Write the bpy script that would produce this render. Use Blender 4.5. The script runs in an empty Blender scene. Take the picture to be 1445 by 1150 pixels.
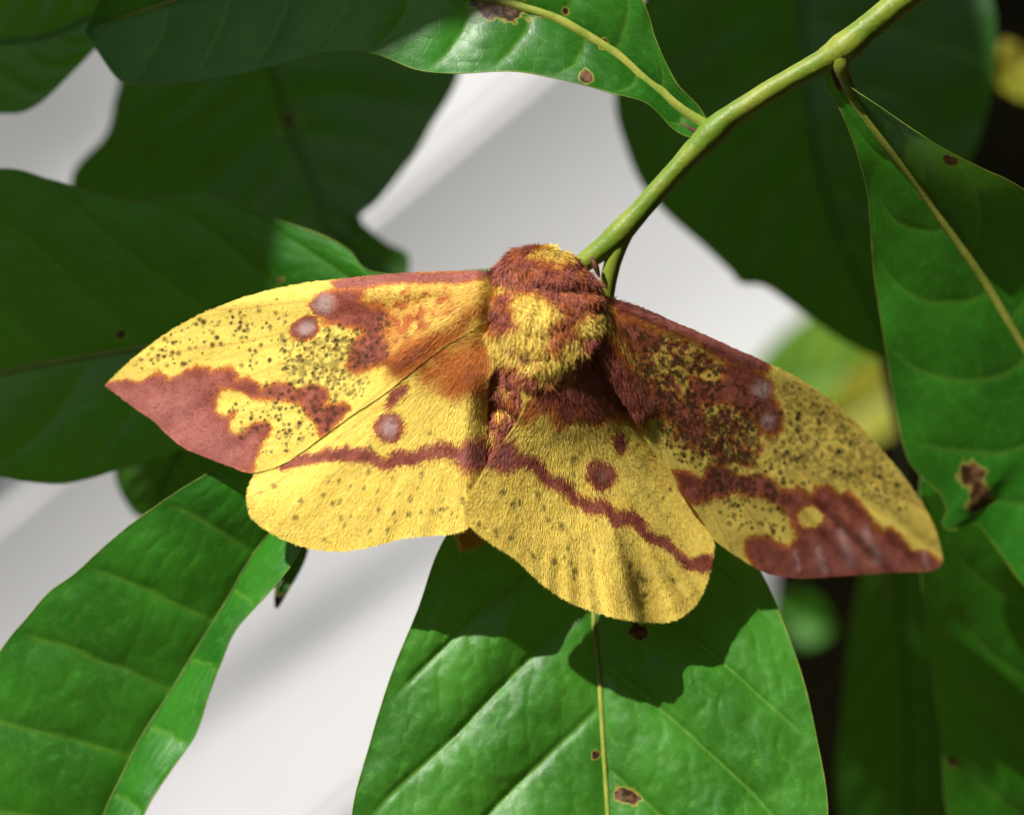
import bpy, math
import numpy as np
from mathutils import Vector

# ------------------------------------------------------------------ camera, world, sun (1 unit = 1 cm)
scene = bpy.context.scene
col = scene.collection
scene.unit_settings.scale_length = 0.01
scene.render.resolution_x, scene.render.resolution_y = 1024, 814
D = 40.0                                     # camera to moth, cm
cd = bpy.data.cameras.new('camera')
cam = bpy.data.objects.new('camera', cd); col.objects.link(cam)
cam.location = (0, -D, 0); cam.rotation_euler = (math.radians(90), 0, 0)
cd.sensor_width = 36.0; cd.lens = 36.0 * D / 14.45
cd.clip_start = 0.5; cd.clip_end = 20000
cd.dof.use_dof = True; cd.dof.focus_distance = D + 0.15; cd.dof.aperture_fstop = 0.082
scene.camera = cam

SUN = Vector((-0.48, -0.52, 0.705)).normalized()      # towards the sun
w = bpy.data.worlds.new('World'); scene.world = w; w.use_nodes = True
nt = w.node_tree
sky = nt.nodes.new('ShaderNodeTexSky'); sky.sky_type = 'NISHITA'; sky.sun_disc = False
sky.sun_elevation = math.asin(SUN.z); sky.sun_rotation = math.atan2(SUN.x, SUN.y)
bg = nt.nodes['Background']; bg.inputs['Strength'].default_value = 0.05
nt.links.new(sky.outputs[0], bg.inputs['Color'])
sl = bpy.data.lights.new('sun', 'SUN'); sl.energy = 5.0; sl.angle = math.radians(0.55); sl.color = (1, 0.955, 0.88)
so = bpy.data.objects.new('sun', sl); col.objects.link(so)
so.rotation_euler = SUN.to_track_quat('Z', 'Y').to_euler()
vs = scene.view_settings
vs.view_transform = 'Standard'; vs.look = 'None'; vs.exposure = 0.5; vs.gamma = 1.0; vs.use_curve_mapping = False
scene.cycles.max_bounces = 4
scene.cycles.use_denoising = True
scene.cycles.adaptive_threshold = 0.02

# ------------------------------------------------------------------ helpers
rng = np.random.default_rng(11)

def P(px, py, y):
    """photo pixel (1445 wide) at depth y (cm behind the moth) -> world point(s)"""
    px = np.asarray(px, float); py = np.asarray(py, float); y = np.asarray(y, float)
    d = (D + y) / D
    return np.stack([(px - 722.5) / 100 * d, y + 0 * px, (575 - py) / 100 * d], -1)

def hash2(ix, iy, seed):
    n = (ix.astype(np.int64) * 374761393 + iy.astype(np.int64) * 668265263 + seed * 1442695041) & 0x7fffffff
    n = ((n ^ (n >> 13)) * 1274126177) & 0x7fffffff
    n = (n ^ (n >> 16)) & 0xffffff
    return n / float(0xffffff)

def noise(x, y, seed=0):
    x = np.asarray(x, float); y = np.asarray(y, float)
    ix = np.floor(x); iy = np.floor(y); fx = x - ix; fy = y - iy
    fx = fx * fx * (3 - 2 * fx); fy = fy * fy * (3 - 2 * fy)
    a = hash2(ix, iy, seed); b = hash2(ix + 1, iy, seed); c = hash2(ix, iy + 1, seed); d = hash2(ix + 1, iy + 1, seed)
    return (a * (1 - fx) + b * fx) * (1 - fy) + (c * (1 - fx) + d * fx) * fy

def fbm(x, y, seed=0, o=3):
    s = 0; a = 0.5; t = 0
    for k in range(o):
        s = s + a * noise(x * 2 ** k, y * 2 ** k, seed + k); t += a; a *= 0.5
    return s / t

def smooth(a, b, x):
    t = np.clip((x - a) / (b - a), 0, 1)
    return t * t * (3 - 2 * t)

def spline(pts, n):
    """Catmull-Rom through pts, n samples even in chord length"""
    p = np.asarray(pts, float)
    if len(p) == 2:
        return p[0] + (p[1] - p[0]) * np.linspace(0, 1, n)[:, None]
    q = np.vstack([2 * p[0] - p[1], p, 2 * p[-1] - p[-2]])
    out = []
    for i in range(1, len(q) - 2):
        u = np.linspace(0, 1, 24, endpoint=False)[:, None]
        out.append(0.5 * ((2 * q[i]) + (-q[i-1] + q[i+1]) * u + (2*q[i-1] - 5*q[i] + 4*q[i+1] - q[i+2]) * u**2
                          + (-q[i-1] + 3*q[i] - 3*q[i+1] + q[i+2]) * u**3))
    out.append(p[-1:]); out = np.vstack(out)
    dd = np.concatenate([[0], np.cumsum(np.linalg.norm(np.diff(out[:, :2], axis=0), axis=1))])
    tt = np.linspace(0, dd[-1], n)
    return np.stack([np.interp(tt, dd, out[:, k]) for k in range(out.shape[1])], -1)

def sdf(poly, x, y):
    """signed distance to a closed polygon, negative inside"""
    p = np.asarray(poly, float); q = np.roll(p, -1, 0)
    best = np.full(x.shape, 1e9); ins = np.zeros(x.shape, bool)
    for (ax, ay), (bx, by) in zip(p, q):
        ex, ey = bx - ax, by - ay
        t = np.clip(((x - ax) * ex + (y - ay) * ey) / (ex * ex + ey * ey + 1e-9), 0, 1)
        best = np.minimum(best, (x - ax - t * ex) ** 2 + (y - ay - t * ey) ** 2)
        if abs(ey) > 1e-9:
            c = ((ay > y) != (by > y)) & (x < ex * (y - ay) / ey + ax)
            ins ^= c
    d = np.sqrt(best)
    return np.where(ins, -d, d)

def seg_dist(line, x, y):
    best = np.full(x.shape, 1e9)
    for (ax, ay), (bx, by) in zip(line[:-1], line[1:]):
        ex, ey = bx - ax, by - ay
        t = np.clip(((x - ax) * ex + (y - ay) * ey) / (ex * ex + ey * ey + 1e-9), 0, 1)
        best = np.minimum(best, (x - ax - t * ex) ** 2 + (y - ay - t * ey) ** 2)
    return np.sqrt(best)

def fast_mesh(name, verts, faces, attrs=None, shade=True):
    me = bpy.data.meshes.new(name)
    verts = np.asarray(verts, np.float32).reshape(-1, 3); faces = np.asarray(faces, np.int32)
    k = faces.shape[1]
    me.vertices.add(len(verts)); me.vertices.foreach_set('co', verts.ravel())
    me.loops.add(faces.size); me.loops.foreach_set('vertex_index', faces.ravel())
    me.polygons.add(len(faces)); me.polygons.foreach_set('loop_start', np.arange(0, faces.size, k, dtype=np.int32))
    me.polygons.foreach_set('loop_total', np.full(len(faces), k, np.int32))
    me.update(calc_edges=True)
    if shade: me.polygons.foreach_set('use_smooth', np.ones(len(faces), bool))
    for an, av in (attrs or {}).items():
        a = me.attributes.new(an, 'FLOAT', 'POINT'); a.data.foreach_set('value', np.asarray(av, np.float32).ravel())
    me.validate()
    return me

def obj(name, me, mat=None, parent=None, origin=None):
    """origin: world point the mesh is re-centred on"""
    o = bpy.data.objects.new(name, me)
    if me is not None:
        if mat: me.materials.append(mat)
    col.objects.link(o)
    if parent is not None:
        o.parent = parent
        po = world_loc(parent)
    else:
        po = Vector((0, 0, 0))
    if origin is None: origin = po
    origin = Vector(origin)
    if me is not None:
        n = len(me.vertices); co = np.empty(n * 3, np.float32); me.vertices.foreach_get('co', co)
        co = co.reshape(-1, 3) - np.array(origin, np.float32); me.vertices.foreach_set('co', co.ravel()); me.update()
    o.location = origin - po
    return o

def world_loc(o):
    v = Vector((0, 0, 0))
    while o is not None:
        v = v + o.location; o = o.parent
    return v

def tag(o, label=None, cat=None, group=None, kind=None):
    for k, v in (('label', label), ('category', cat), ('group', group), ('kind', kind)):
        if v: o[k] = v
    return o

def empty(name, loc):
    o = bpy.data.objects.new(name, None); o.empty_display_size = 0.5; col.objects.link(o); o.location = loc
    return o

def grid_faces(n, m):
    i = np.arange(n * m).reshape(n, m)
    return np.stack([i[:-1, :-1], i[1:, :-1], i[1:, 1:], i[:-1, 1:]], -1).reshape(-1, 4)

def grid_normals(G):
    du = np.gradient(G, axis=0); dv = np.gradient(G, axis=1)
    n = np.cross(du, dv); n /= np.linalg.norm(n, axis=-1, keepdims=True) + 1e-9
    n[n[..., 1] > 0] *= -1            # towards the camera side
    return n

def tube(name, pts, radii, mat, parent, sides=10, flat=1.0, bump=0.0, seed=0):
    p = np.asarray(pts, float); n = len(p); r = np.asarray(radii, float)
    t = np.gradient(p, axis=0); t /= np.linalg.norm(t, axis=1, keepdims=True) + 1e-9
    up = np.array([0, -1.0, 0]); a = np.cross(t, up); a /= np.linalg.norm(a, axis=1, keepdims=True) + 1e-9
    b = np.cross(a, t)
    th = np.linspace(0, 2 * math.pi, sides, endpoint=False)
    rr = r[:, None] * (1 + bump * (fbm(np.arange(n)[:, None] * 0.13, np.cos(th)[None] * 1.5 + 7, seed) - 0.5))
    V = p[:, None] + rr[..., None] * (np.cos(th)[None, :, None] * a[:, None] + flat * np.sin(th)[None, :, None] * b[:, None])
    idx = np.arange(n * sides).reshape(n, sides); j = np.roll(idx, -1, 1)
    F = np.stack([idx[:-1], j[:-1], j[1:], idx[1:]], -1).reshape(-1, 4)
    V = V.reshape(-1, 3)
    return obj(name, fast_mesh(name, V, F), mat, parent)

# ------------------------------------------------------------------ materials
def new_mat(name):
    m = bpy.data.materials.new(name); m.use_nodes = True
    t = m.node_tree; t.nodes.clear()
    o = t.nodes.new('ShaderNodeOutputMaterial')
    return m, t, o

class NT:
    def __init__(s, t): s.t = t
    def n(s, ty, **kw):
        x = s.t.nodes.new(ty)
        for k, v in kw.items(): setattr(x, k, v)
        return x
    def l(s, a, b): s.t.links.new(a, b)
    def attr(s, name): x = s.n('ShaderNodeAttribute', attribute_name=name); return x.outputs['Fac']
    def val(s, inp, v):
        if hasattr(v, 'is_linked') or isinstance(v, bpy.types.NodeSocket): s.l(v, inp)
        else: inp.default_value = v
    def math(s, op, a, b=0.0, clamp=False):
        x = s.n('ShaderNodeMath', operation=op, use_clamp=clamp); s.val(x.inputs[0], a); s.val(x.inputs[1], b); return x.outputs[0]
    def mix(s, f, a, b):
        x = s.n('ShaderNodeMix', data_type='RGBA'); s.val(x.inputs[0], f)
        s.val(x.inputs[6], a if isinstance(a, bpy.types.NodeSocket) else (*a, 1)); s.val(x.inputs[7], b if isinstance(b, bpy.types.NodeSocket) else (*b, 1))
        return x.outputs[2]
    def noise(s, scale, vec=None, detail=3, rough=0.55, dim=None):
        x = s.n('ShaderNodeTexNoise'); x.inputs['Scale'].default_value = scale; x.inputs['Detail'].default_value = detail
        x.inputs['Roughness'].default_value = rough
        if vec is not None: s.l(vec, x.inputs['Vector'])
        return x.outputs['Fac']
    def ramp(s, f, a, b):
        x = s.n('ShaderNodeMapRange', interpolation_type='SMOOTHSTEP'); s.val(x.inputs[0], f)
        x.inputs[1].default_value = a; x.inputs[2].default_value = b
        return x.outputs[0]
    def pos(s): return s.n('ShaderNodeTexCoord').outputs['Object']

def moth_material(name, bump=0.35):
    m, t, out = new_mat(name); k = NT(t)
    pos = k.pos()
    n1 = k.noise(9, pos, 4); n2 = k.noise(60, pos, 2)
    yel = k.mix(n1, (0.92, 0.66, 0.085), (0.97, 0.80, 0.20))
    rust = k.mix(n2, (0.46, 0.11, 0.018), (0.66, 0.22, 0.04))
    n3 = k.noise(5, pos, 3)
    mar = k.mix(k.ramp(n3, 0.35, 0.65), k.mix(n2, (0.17, 0.030, 0.018), (0.35, 0.088, 0.052)), k.mix(n2, (0.32, 0.075, 0.045), (0.50, 0.165, 0.11)))
    c = k.mix(k.attr('rust'), yel, rust)
    mm = k.attr('maroon')
    c = k.mix(k.ramp(mm, 0.02, 0.5), c, rust)
    c = k.mix(k.ramp(mm, 0.4, 0.95), c, mar)
    c = k.mix(k.attr('mauve'), c, (0.50, 0.185, 0.165))
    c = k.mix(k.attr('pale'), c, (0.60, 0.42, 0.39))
    c = k.mix(k.attr('speck'), c, (0.060, 0.028, 0.008))
    hv = k.attr('shade')                       # strand to strand variation of the scales
    hsv = k.n('ShaderNodeHueSaturation'); k.l(c, hsv.inputs['Color']); k.l(k.math('ADD', k.math('MULTIPLY', hv, 0.5), 0.75), hsv.inputs['Value'])
    b = k.n('ShaderNodeBsdfPrincipled'); k.l(hsv.outputs[0], b.inputs['Base Color'])
    b.inputs['Roughness'].default_value = 0.62; b.inputs['Specular IOR Level'].default_value = 0.25
    b.inputs['Sheen Weight'].default_value = 0.12; b.inputs['Sheen Roughness'].default_value = 0.4
    bp = k.n('ShaderNodeBump'); bp.inputs['Strength'].default_value = bump; bp.inputs['Distance'].default_value = 0.02
    k.l(n2, bp.inputs['Height']); k.l(bp.outputs[0], b.inputs['Normal'])
    tr = k.n('ShaderNodeBsdfTranslucent'); k.l(hsv.outputs[0], tr.inputs['Color'])
    ms = k.n('ShaderNodeMixShader'); ms.inputs[0].default_value = 0.05
    k.l(b.outputs[0], ms.inputs[1]); k.l(tr.outputs[0], ms.inputs[2]); k.l(ms.outputs[0], out.inputs['Surface'])
    return m

def leaf_material(name, dark, light, trans=(0.12, 0.32, 0.015), tw=0.28, rough=0.42, spec=0.45, cell=5.0, fine=True):
    m, t, out = new_mat(name); k = NT(t)
    pos = k.pos()
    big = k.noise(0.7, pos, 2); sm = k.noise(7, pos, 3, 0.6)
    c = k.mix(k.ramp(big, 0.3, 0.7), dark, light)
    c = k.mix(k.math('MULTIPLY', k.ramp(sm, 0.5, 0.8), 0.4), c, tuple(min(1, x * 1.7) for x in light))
    brown = k.attr('brown'); h = sm
    veincol = tuple(min(1, 0.5 * x + y) for x, y in zip(light, (0.10, 0.16, 0.02)))
    if fine:   # the net of fine veins between the side veins
        wn = k.n('ShaderNodeTexNoise'); wn.inputs['Scale'].default_value = 2.2; wn.inputs['Detail'].default_value = 1; k.l(pos, wn.inputs['Vector'])
        sc_ = k.n('ShaderNodeVectorMath', operation='MULTIPLY_ADD'); sc_.inputs[1].default_value = (0.3, 0.3, 0.3); k.l(wn.outputs['Color'], sc_.inputs[0]); k.l(pos, sc_.inputs[2])
        v1 = k.n('ShaderNodeTexVoronoi', feature='DISTANCE_TO_EDGE', voronoi_dimensions='2D'); v1.inputs['Scale'].default_value = cell * 0.7
        sx = k.n('ShaderNodeSeparateXYZ'); k.l(sc_.outputs[0], sx.inputs[0]); cx = k.n('ShaderNodeCombineXYZ'); k.l(sx.outputs[0], cx.inputs[0]); k.l(sx.outputs[2], cx.inputs[1])
        k.l(cx.outputs[0], v1.inputs['Vector'])
        net1 = k.math('SUBTRACT', 1.0, k.ramp(v1.outputs[0], 0.0, 0.04))
        c = k.mix(k.math('MULTIPLY', net1, 0.20), c, veincol)
        h = k.math('ADD', k.math('MULTIPLY', sm, 0.7), k.math('ADD', k.math('MULTIPLY', net1, -0.14), k.math('MULTIPLY', k.noise(26, pos, 2), 0.25)))
    c = k.mix(k.math('MULTIPLY', k.attr('vein'), 0.6), c, veincol)
    c = k.mix(k.ramp(brown, 0.12, 0.45), c, (0.30, 0.30, 0.05))
    c = k.mix(k.ramp(brown, 0.45, 0.7), c, k.mix(k.ramp(sm, 0.4, 0.65), (0.035, 0.016, 0.006), (0.22, 0.11, 0.045)))
    b = k.n('ShaderNodeBsdfPrincipled'); k.l(c, b.inputs['Base Color'])
    k.l(k.math('ADD', rough - 0.12, k.math('MULTIPLY', sm, 0.26)), b.inputs['Roughness']); b.inputs['Specular IOR Level'].default_value = spec
    if fine:
        bp = k.n('ShaderNodeBump'); bp.inputs['Strength'].default_value = 0.28; bp.inputs['Distance'].default_value = 0.03
        k.l(h, bp.inputs['Height']); k.l(bp.outputs[0], b.inputs['Normal'])
    tr = k.n('ShaderNodeBsdfTranslucent'); k.l(k.mix(k.ramp(brown, 0.3, 0.6), trans, (0.05, 0.02, 0.005)), tr.inputs['Color'])
    ms = k.n('ShaderNodeMixShader'); ms.inputs[0].default_value = tw
    k.l(b.outputs[0], ms.inputs[1]); k.l(tr.outputs[0], ms.inputs[2]); k.l(ms.outputs[0], out.inputs['Surface'])
    return m

def plain_material(name, c1, c2, scale=4.0, rough=0.5, spec=0.4, bump=0.2, dist=0.03, detail=4):
    m, t, out = new_mat(name); k = NT(t)
    pos = k.pos(); n = k.noise(scale, pos, detail); n3 = k.noise(scale * 7, pos, 3)
    c = k.mix(k.ramp(n, 0.3, 0.7), c1, c2)
    b = k.n('ShaderNodeBsdfPrincipled'); k.l(c, b.inputs['Base Color']); b.inputs['Roughness'].default_value = rough
    b.inputs['Specular IOR Level'].default_value = spec
    bp = k.n('ShaderNodeBump'); bp.inputs['Strength'].default_value = bump; bp.inputs['Distance'].default_value = dist
    k.l(n3, bp.inputs['Height']); k.l(bp.outputs[0], b.inputs['Normal']); k.l(b.outputs[0], out.inputs['Surface'])
    return m

def stem_material():
    m, t, out = new_mat('green stem'); k = NT(t)
    pos = k.pos()
    n = k.noise(1.6, pos, 3); f = k.noise(14, pos, 4, 0.65)
    c = k.mix(k.ramp(n, 0.35, 0.65), (0.12, 0.21, 0.012), (0.22, 0.27, 0.025))
    c = k.mix(k.math('MULTIPLY', k.ramp(f, 0.52, 0.70), 0.5), c, (0.22, 0.11, 0.025))
    vd = k.n('ShaderNodeTexVoronoi', feature='F1'); vd.inputs['Scale'].default_value = 5; k.l(pos, vd.inputs['Vector'])
    c = k.mix(k.math('MULTIPLY', k.math('SUBTRACT', 1.0, k.ramp(vd.outputs['Distance'], 0.08, 0.16)), 0.55), c, (0.40, 0.36, 0.14))
    b = k.n('ShaderNodeBsdfPrincipled'); k.l(c, b.inputs['Base Color']); b.inputs['Roughness'].default_value = 0.45
    b.inputs['Specular IOR Level'].default_value = 0.35
    bp = k.n('ShaderNodeBump'); bp.inputs['Strength'].default_value = 0.3; bp.inputs['Distance'].default_value = 0.04
    k.l(f, bp.inputs['Height']); k.l(bp.outputs[0], b.inputs['Normal']); k.l(b.outputs[0], out.inputs['Surface'])
    return m

M_moth = moth_material('moth scales')
M_leaf = leaf_material('leaf front', (0.010, 0.100, 0.006), (0.028, 0.190, 0.010))
M_leafpale = leaf_material('leaf under moth', (0.022, 0.135, 0.008), (0.052, 0.225, 0.018), tw=0.22, rough=0.46, cell=5.0)
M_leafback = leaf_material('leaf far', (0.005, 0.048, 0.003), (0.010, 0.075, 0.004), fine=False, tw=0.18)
M_leafyel = leaf_material('leaf yellowing', (0.20, 0.26, 0.02), (0.42, 0.36, 0.04), fine=False, trans=(0.5, 0.42, 0.03))
M_leaflime = leaf_material('leaf lime', (0.07, 0.20, 0.02), (0.16, 0.30, 0.03), fine=False, trans=(0.25, 0.45, 0.03))
M_mid = plain_material('midrib', (0.20, 0.27, 0.03), (0.34, 0.35, 0.06), 3.0, 0.45)
M_middark = plain_material('midrib dark', (0.05, 0.12, 0.01), (0.10, 0.17, 0.02), 3.0, 0.45)
M_rim = plain_material('leaf margin', (0.10, 0.20, 0.015), (0.22, 0.27, 0.03), 2.0, 0.5)
M_stem = stem_material()
M_brown = plain_material('stipule brown', (0.05, 0.012, 0.006), (0.14, 0.05, 0.02), 6.0, 0.6)
M_sheath = plain_material('petiole pale', (0.30, 0.40, 0.22), (0.45, 0.52, 0.34), 3.0, 0.5)

# ------------------------------------------------------------------ the white wall behind: diagonal boards with a cove profile
def siding():
    m, t, out = new_mat('white painted board'); k = NT(t)
    pos = k.pos(); n = k.noise(0.25, pos, 4)
    c = k.mix(n, (0.495, 0.50, 0.525), (0.555, 0.555, 0.58))
    b = k.n('ShaderNodeBsdfPrincipled'); k.l(c, b.inputs['Base Color']); b.inputs['Roughness'].default_value = 0.55
    k.l(b.outputs[0], out.inputs['Surface'])
    root = empty('board_wall', (0, 30, -80))
    tag(root, 'blurred white painted wall of wide diagonal boards behind the leaves', 'wall')
    u = np.array([0.771, 0, 0.637]); wv = np.array([0.637, 0, -0.771])
    # profile over one board of 11 cm: falls away fast below the edge, flattens, then comes back out
    ws = np.linspace(0, 11, 40)
    slope = 0.27 * np.clip(1 - ws / 5.2, 0, 1) ** 1.1 - 0.20 * smooth(5.0, 9.5, ws)
    yy = np.concatenate([[0], np.cumsum((slope[1:] + slope[:-1]) / 2 * np.diff(ws))])
    yy -= yy[-1] * ws / 11
    lip = yy[-1]
    for i in range(-7, 7):
        w0 = -6.0 + 11 * i
        pr = np.column_stack([ws, yy])
        pr = np.vstack([[[0, 2.6]], pr, [[11, 3.2]]])           # returns of the board into the wall
        pts = []
        for uu in (-90 + 0 * pr[:, :1], (7.0 + (w0 + pr[:, :1]) * (-0.637 - 0.13 * 0.771)) / (0.771 - 0.13 * 0.637)):
            pts.append(np.array([[0, 30, 0]]) + (w0 + pr[:, :1]) * wv + uu * u + np.stack([0 * pr[:, 1], pr[:, 1], 0 * pr[:, 1]], -1))
        G = np.stack(pts, 0)
        G[:, :, 2] = np.maximum(G[:, :, 2], -80)
        obj('plank', fast_mesh('plank', G.reshape(-1, 3), grid_faces(2, G.shape[1]), shade=False), m, root)
siding()

def fence():
    root = empty('brown_fence', (40, 44, -80))
    tag(root, 'dark brown board fence far behind the leaves on the right', 'fence')
    m = plain_material('weathered board', (0.07, 0.045, 0.02), (0.20, 0.15, 0.06), 0.12, 0.8)
    for i in range(11):
        x0 = 7.0 + i * 9.4; y0 = 44 + 0.4 * (i % 2); z1_ = 42 + 1.5 * math.sin(i * 2.3)
        x, X, y, Y, z, Z = x0, x0 + 9.0, y0, y0 + 1.6, -80, z1_
        V = [(x, y, z), (X, y, z), (X, Y, z), (x, Y, z), (x, y, Z), (X, y, Z), (X, Y, Z), (x, Y, Z)]
        F = [(0, 1, 5, 4), (1, 2, 6, 5), (2, 3, 7, 6), (3, 0, 4, 7), (4, 5, 6, 7), (3, 2, 1, 0)]
        obj('board', fast_mesh('board', V, F, shade=False), m, root)
fence()
ground = obj('ground', fast_mesh('ground', [(-3000, -3000, -80), (3000, -3000, -80), (3000, 3000, -80), (-3000, 3000, -80)], [(0, 1, 2, 3)]),
             plain_material('soil', (0.06, 0.045, 0.02), (0.10, 0.085, 0.03), 0.05, 0.9))
tag(ground, kind='structure')

# ------------------------------------------------------------------ leaves
def leaf(parent, M, L, R, yM, dL=-0.4, dR=-0.4, n=210, m=85, mat=None, veins=9, vslope=0.16, vcurve=0.05, quilt=0.035,
         wave=0.08, seed=1, spots=(), rib=(0.05, 0.012), ribmat=None, rim=0.008, bulge=0.0, vphase=0.0, label=None, curlL=None, curlR=None, rimmat=None):
    """M, L, R: midrib and the two edges in photo pixels from base to tip; yM: depths along the midrib; dL, dR: depth of edges relative to it"""
    t = np.linspace(0, 1, n)
    Mx = spline(M, n); Lx = spline(L, n); Rx = spline(R, n)
    ym = np.interp(t, np.linspace(0, 1, len(yM)), yM)
    for _ in range(12): ym[1:-1] = (ym[:-2] + 2 * ym[1:-1] + ym[2:]) / 4
    def prof(d): return np.interp(t, np.linspace(0, 1, len(d)), d) if hasattr(d, '__len__') else np.full(n, float(d))
    taper = np.minimum(1, np.minimum(t, 1 - t) * 6)
    eL = prof(dL) * taper + wave * (fbm(t * 7, t * 0 + seed, seed) - 0.5) * 2
    eR = prof(dR) * taper + wave * (fbm(t * 7, t * 0 + seed + 5, seed + 3) - 0.5) * 2
    v = np.linspace(-1, 1, 2 * m + 1); av = np.abs(v)
    px = np.where(v[None] < 0, Mx[:, :1] + (Lx[:, :1] - Mx[:, :1]) * av, Mx[:, :1] + (Rx[:, :1] - Mx[:, :1]) * av)
    py = np.where(v[None] < 0, Mx[:, 1:2] + (Lx[:, 1:2] - Mx[:, 1:2]) * av, Mx[:, 1:2] + (Rx[:, 1:2] - Mx[:, 1:2]) * av)
    e = np.where(v[None] < 0, eL[:, None], eR[:, None])
    y = ym[:, None] + e * av ** 1.15 + bulge * 4 * av * (1 - av)
    if curlR is not None: y = y + np.where(v > 0, curlR * smooth(0.6, 1, av), 0)[None] * taper[:, None]
    if curlL is not None: y = y + np.where(v < 0, curlL * smooth(0.6, 1, av), 0)[None] * taper[:, None]
    # side veins: alternate on the two sides
    ph = (t[:, None] - vslope * av[None] - vcurve * av[None] ** 2) * veins + np.where(v < 0, 0.0, 0.45)[None] + vphase
    ph = ph + 0.10 * (fbm(av[None] * 3 + 0 * t[:, None], t[:, None] * 9, seed + 9) - 0.5)
    f = ph - np.floor(ph); dv = np.minimum(f, 1 - f) / veins                    # in t units
    Ln = np.sum(np.linalg.norm(np.diff(Mx[:, :2], axis=0), axis=1)) / 100
    dcm = dv * Ln * 0.8
    live = smooth(0.0, 0.04, av)[None] * (1 - smooth(0.86, 0.97, av))[None]
    vein = np.exp(-(dcm / 0.022) ** 2) * live
    cell_ = np.floor(ph); wcm = np.maximum(np.linalg.norm(Lx[:, :2] - Mx[:, :2], axis=1), np.linalg.norm(Rx[:, :2] - Mx[:, :2], axis=1)).max() / 100
    g = av[None] * wcm * 2.3 + 5 * hash2(cell_ + 50, 0 * cell_ + (v[None] < 0), seed) + 1.1 * (fbm(px / 30, py / 30, seed + 61) - 0.5) + 0.5 * f
    gf = g - np.floor(g); tert = np.exp(-(np.minimum(gf, 1 - gf) / 2.3 / 0.016) ** 2) * live * (0.25 + 0.75 * noise(px / 24, py / 24, seed + 63))
    q = (np.sin(np.pi * f) ** 0.9) * np.sin(np.pi * np.clip(av, 0, 1) ** 0.8)[None] * taper[:, None]
    y = y - quilt * q * 1.6 + 0.010 * quilt / 0.035 * np.exp(-(dcm / 0.06) ** 2) * live
    y = y - 0.7 * quilt * (fbm(px / 34, py / 34, seed + 20) - 0.5) * smooth(0, 0.1, av)[None]
    y = y - 0.25 * (np.exp(-(av / 0.05) ** 2)[None]) * -0.10
    y = y - 0.16 * quilt * np.sin(np.pi * gf) * np.sin(np.pi * f) * live + 0.05 * quilt * tert
    vein = np.maximum(vein, 0.5 * tert)
    brown = np.zeros_like(px)
    for (sx, sy, r, *st) in spots:
        ex = st[0] if st else 1.0; an = math.radians(st[1]) if len(st) > 1 else 0
        dx = (px - sx) * math.cos(an) + (py - sy) * math.sin(an); dy = -(px - sx) * math.sin(an) + (py - sy) * math.cos(an)
        rr = np.sqrt((dx / ex) ** 2 + dy ** 2) + (fbm(px / 7, py / 7, seed + 31) - 0.5) * r * 1.3
        brown = np.maximum(brown, 1 - smooth(r * 0.5, r * 1.7, rr))
    G = P(px, py, y)
    me = fast_mesh('leaf', G.reshape(-1, 3), grid_faces(n, 2 * m + 1), {'vein': vein, 'brown': brown})
    base = Vector(G[0, m])
    o = obj('leaf', me, mat or M_leaf, parent, base)
    if label: o['label'] = label
    if rib:
        c = G[:, m].copy(); c[:, 1] -= 0.006
        tube('midrib', c[2:-2:2], np.linspace(rib[0], rib[1], n)[2:-2:2], ribmat or M_mid, o, 8, 0.75)
    if rim:
        for e_ in (0, -1):
            tube('margin', G[1:-1, e_], np.full(n - 2, rim) * (0.75 + 0.5 * noise(np.arange(n - 2) / 3.0, np.zeros(n - 2), seed)), rimmat or M_rim, o, 5)
    return o, G

branch = empty('leafy_branch', Vector(P(1300, -30, 0.2)))
tag(branch, 'green twig with broad glossy leaves carrying the yellow moth', 'branch')

# main stem, in one tube with swollen nodes
sp = spline([(1380, -80, 0.0), (1320, -34, 0.1), (1268, 5, 0.2), (1224, 41, 0.27), (1180, 76, 0.35), (1112, 114, 0.45), (1066, 142, 0.52), (1020, 174, 0.58), (978, 215, 0.65), (934, 263, 0.72), (890, 312, 0.8), (860, 343, 0.86), (838, 360, 0.9), (805, 386, 1.0)], 160)
px_ = sp[:, 0]
rad = np.interp(px_, [800, 838, 870, 905, 960, 1005, 1030, 1110, 1160, 1190, 1220, 1290, 1400], [.13, .165, .195, .16, .16, .22, .175, .16, .18, .25, .205, .21, .22])
tube('stem', P(sp[:, 0], sp[:, 1], sp[:, 2]), rad * 0.94, M_stem, branch, 20, 1.0, 0.10, 3)
# the fork that goes down behind the moth's head
sp = spline([(885, 322, 0.82), (872, 350, 0.86), (862, 380, 0.92), (855, 420, 1.0), (850, 470, 1.05)], 40)
tube('stem', P(sp[:, 0], sp[:, 1], sp[:, 2]), np.linspace(.13, .11, 40), M_stem, branch, 14, 1.0, 0.08, 5)
sp = spline([(834, 362, 0.72), (840, 375, 0.72), (846, 392, 0.75)], 12)
tube('stipule', P(sp[:, 0], sp[:, 1], sp[:, 2]), [.01, .025, .035, .04, .045, .045, .045, .04, .035, .03, .02, .01], M_brown, branch, 8)
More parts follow.
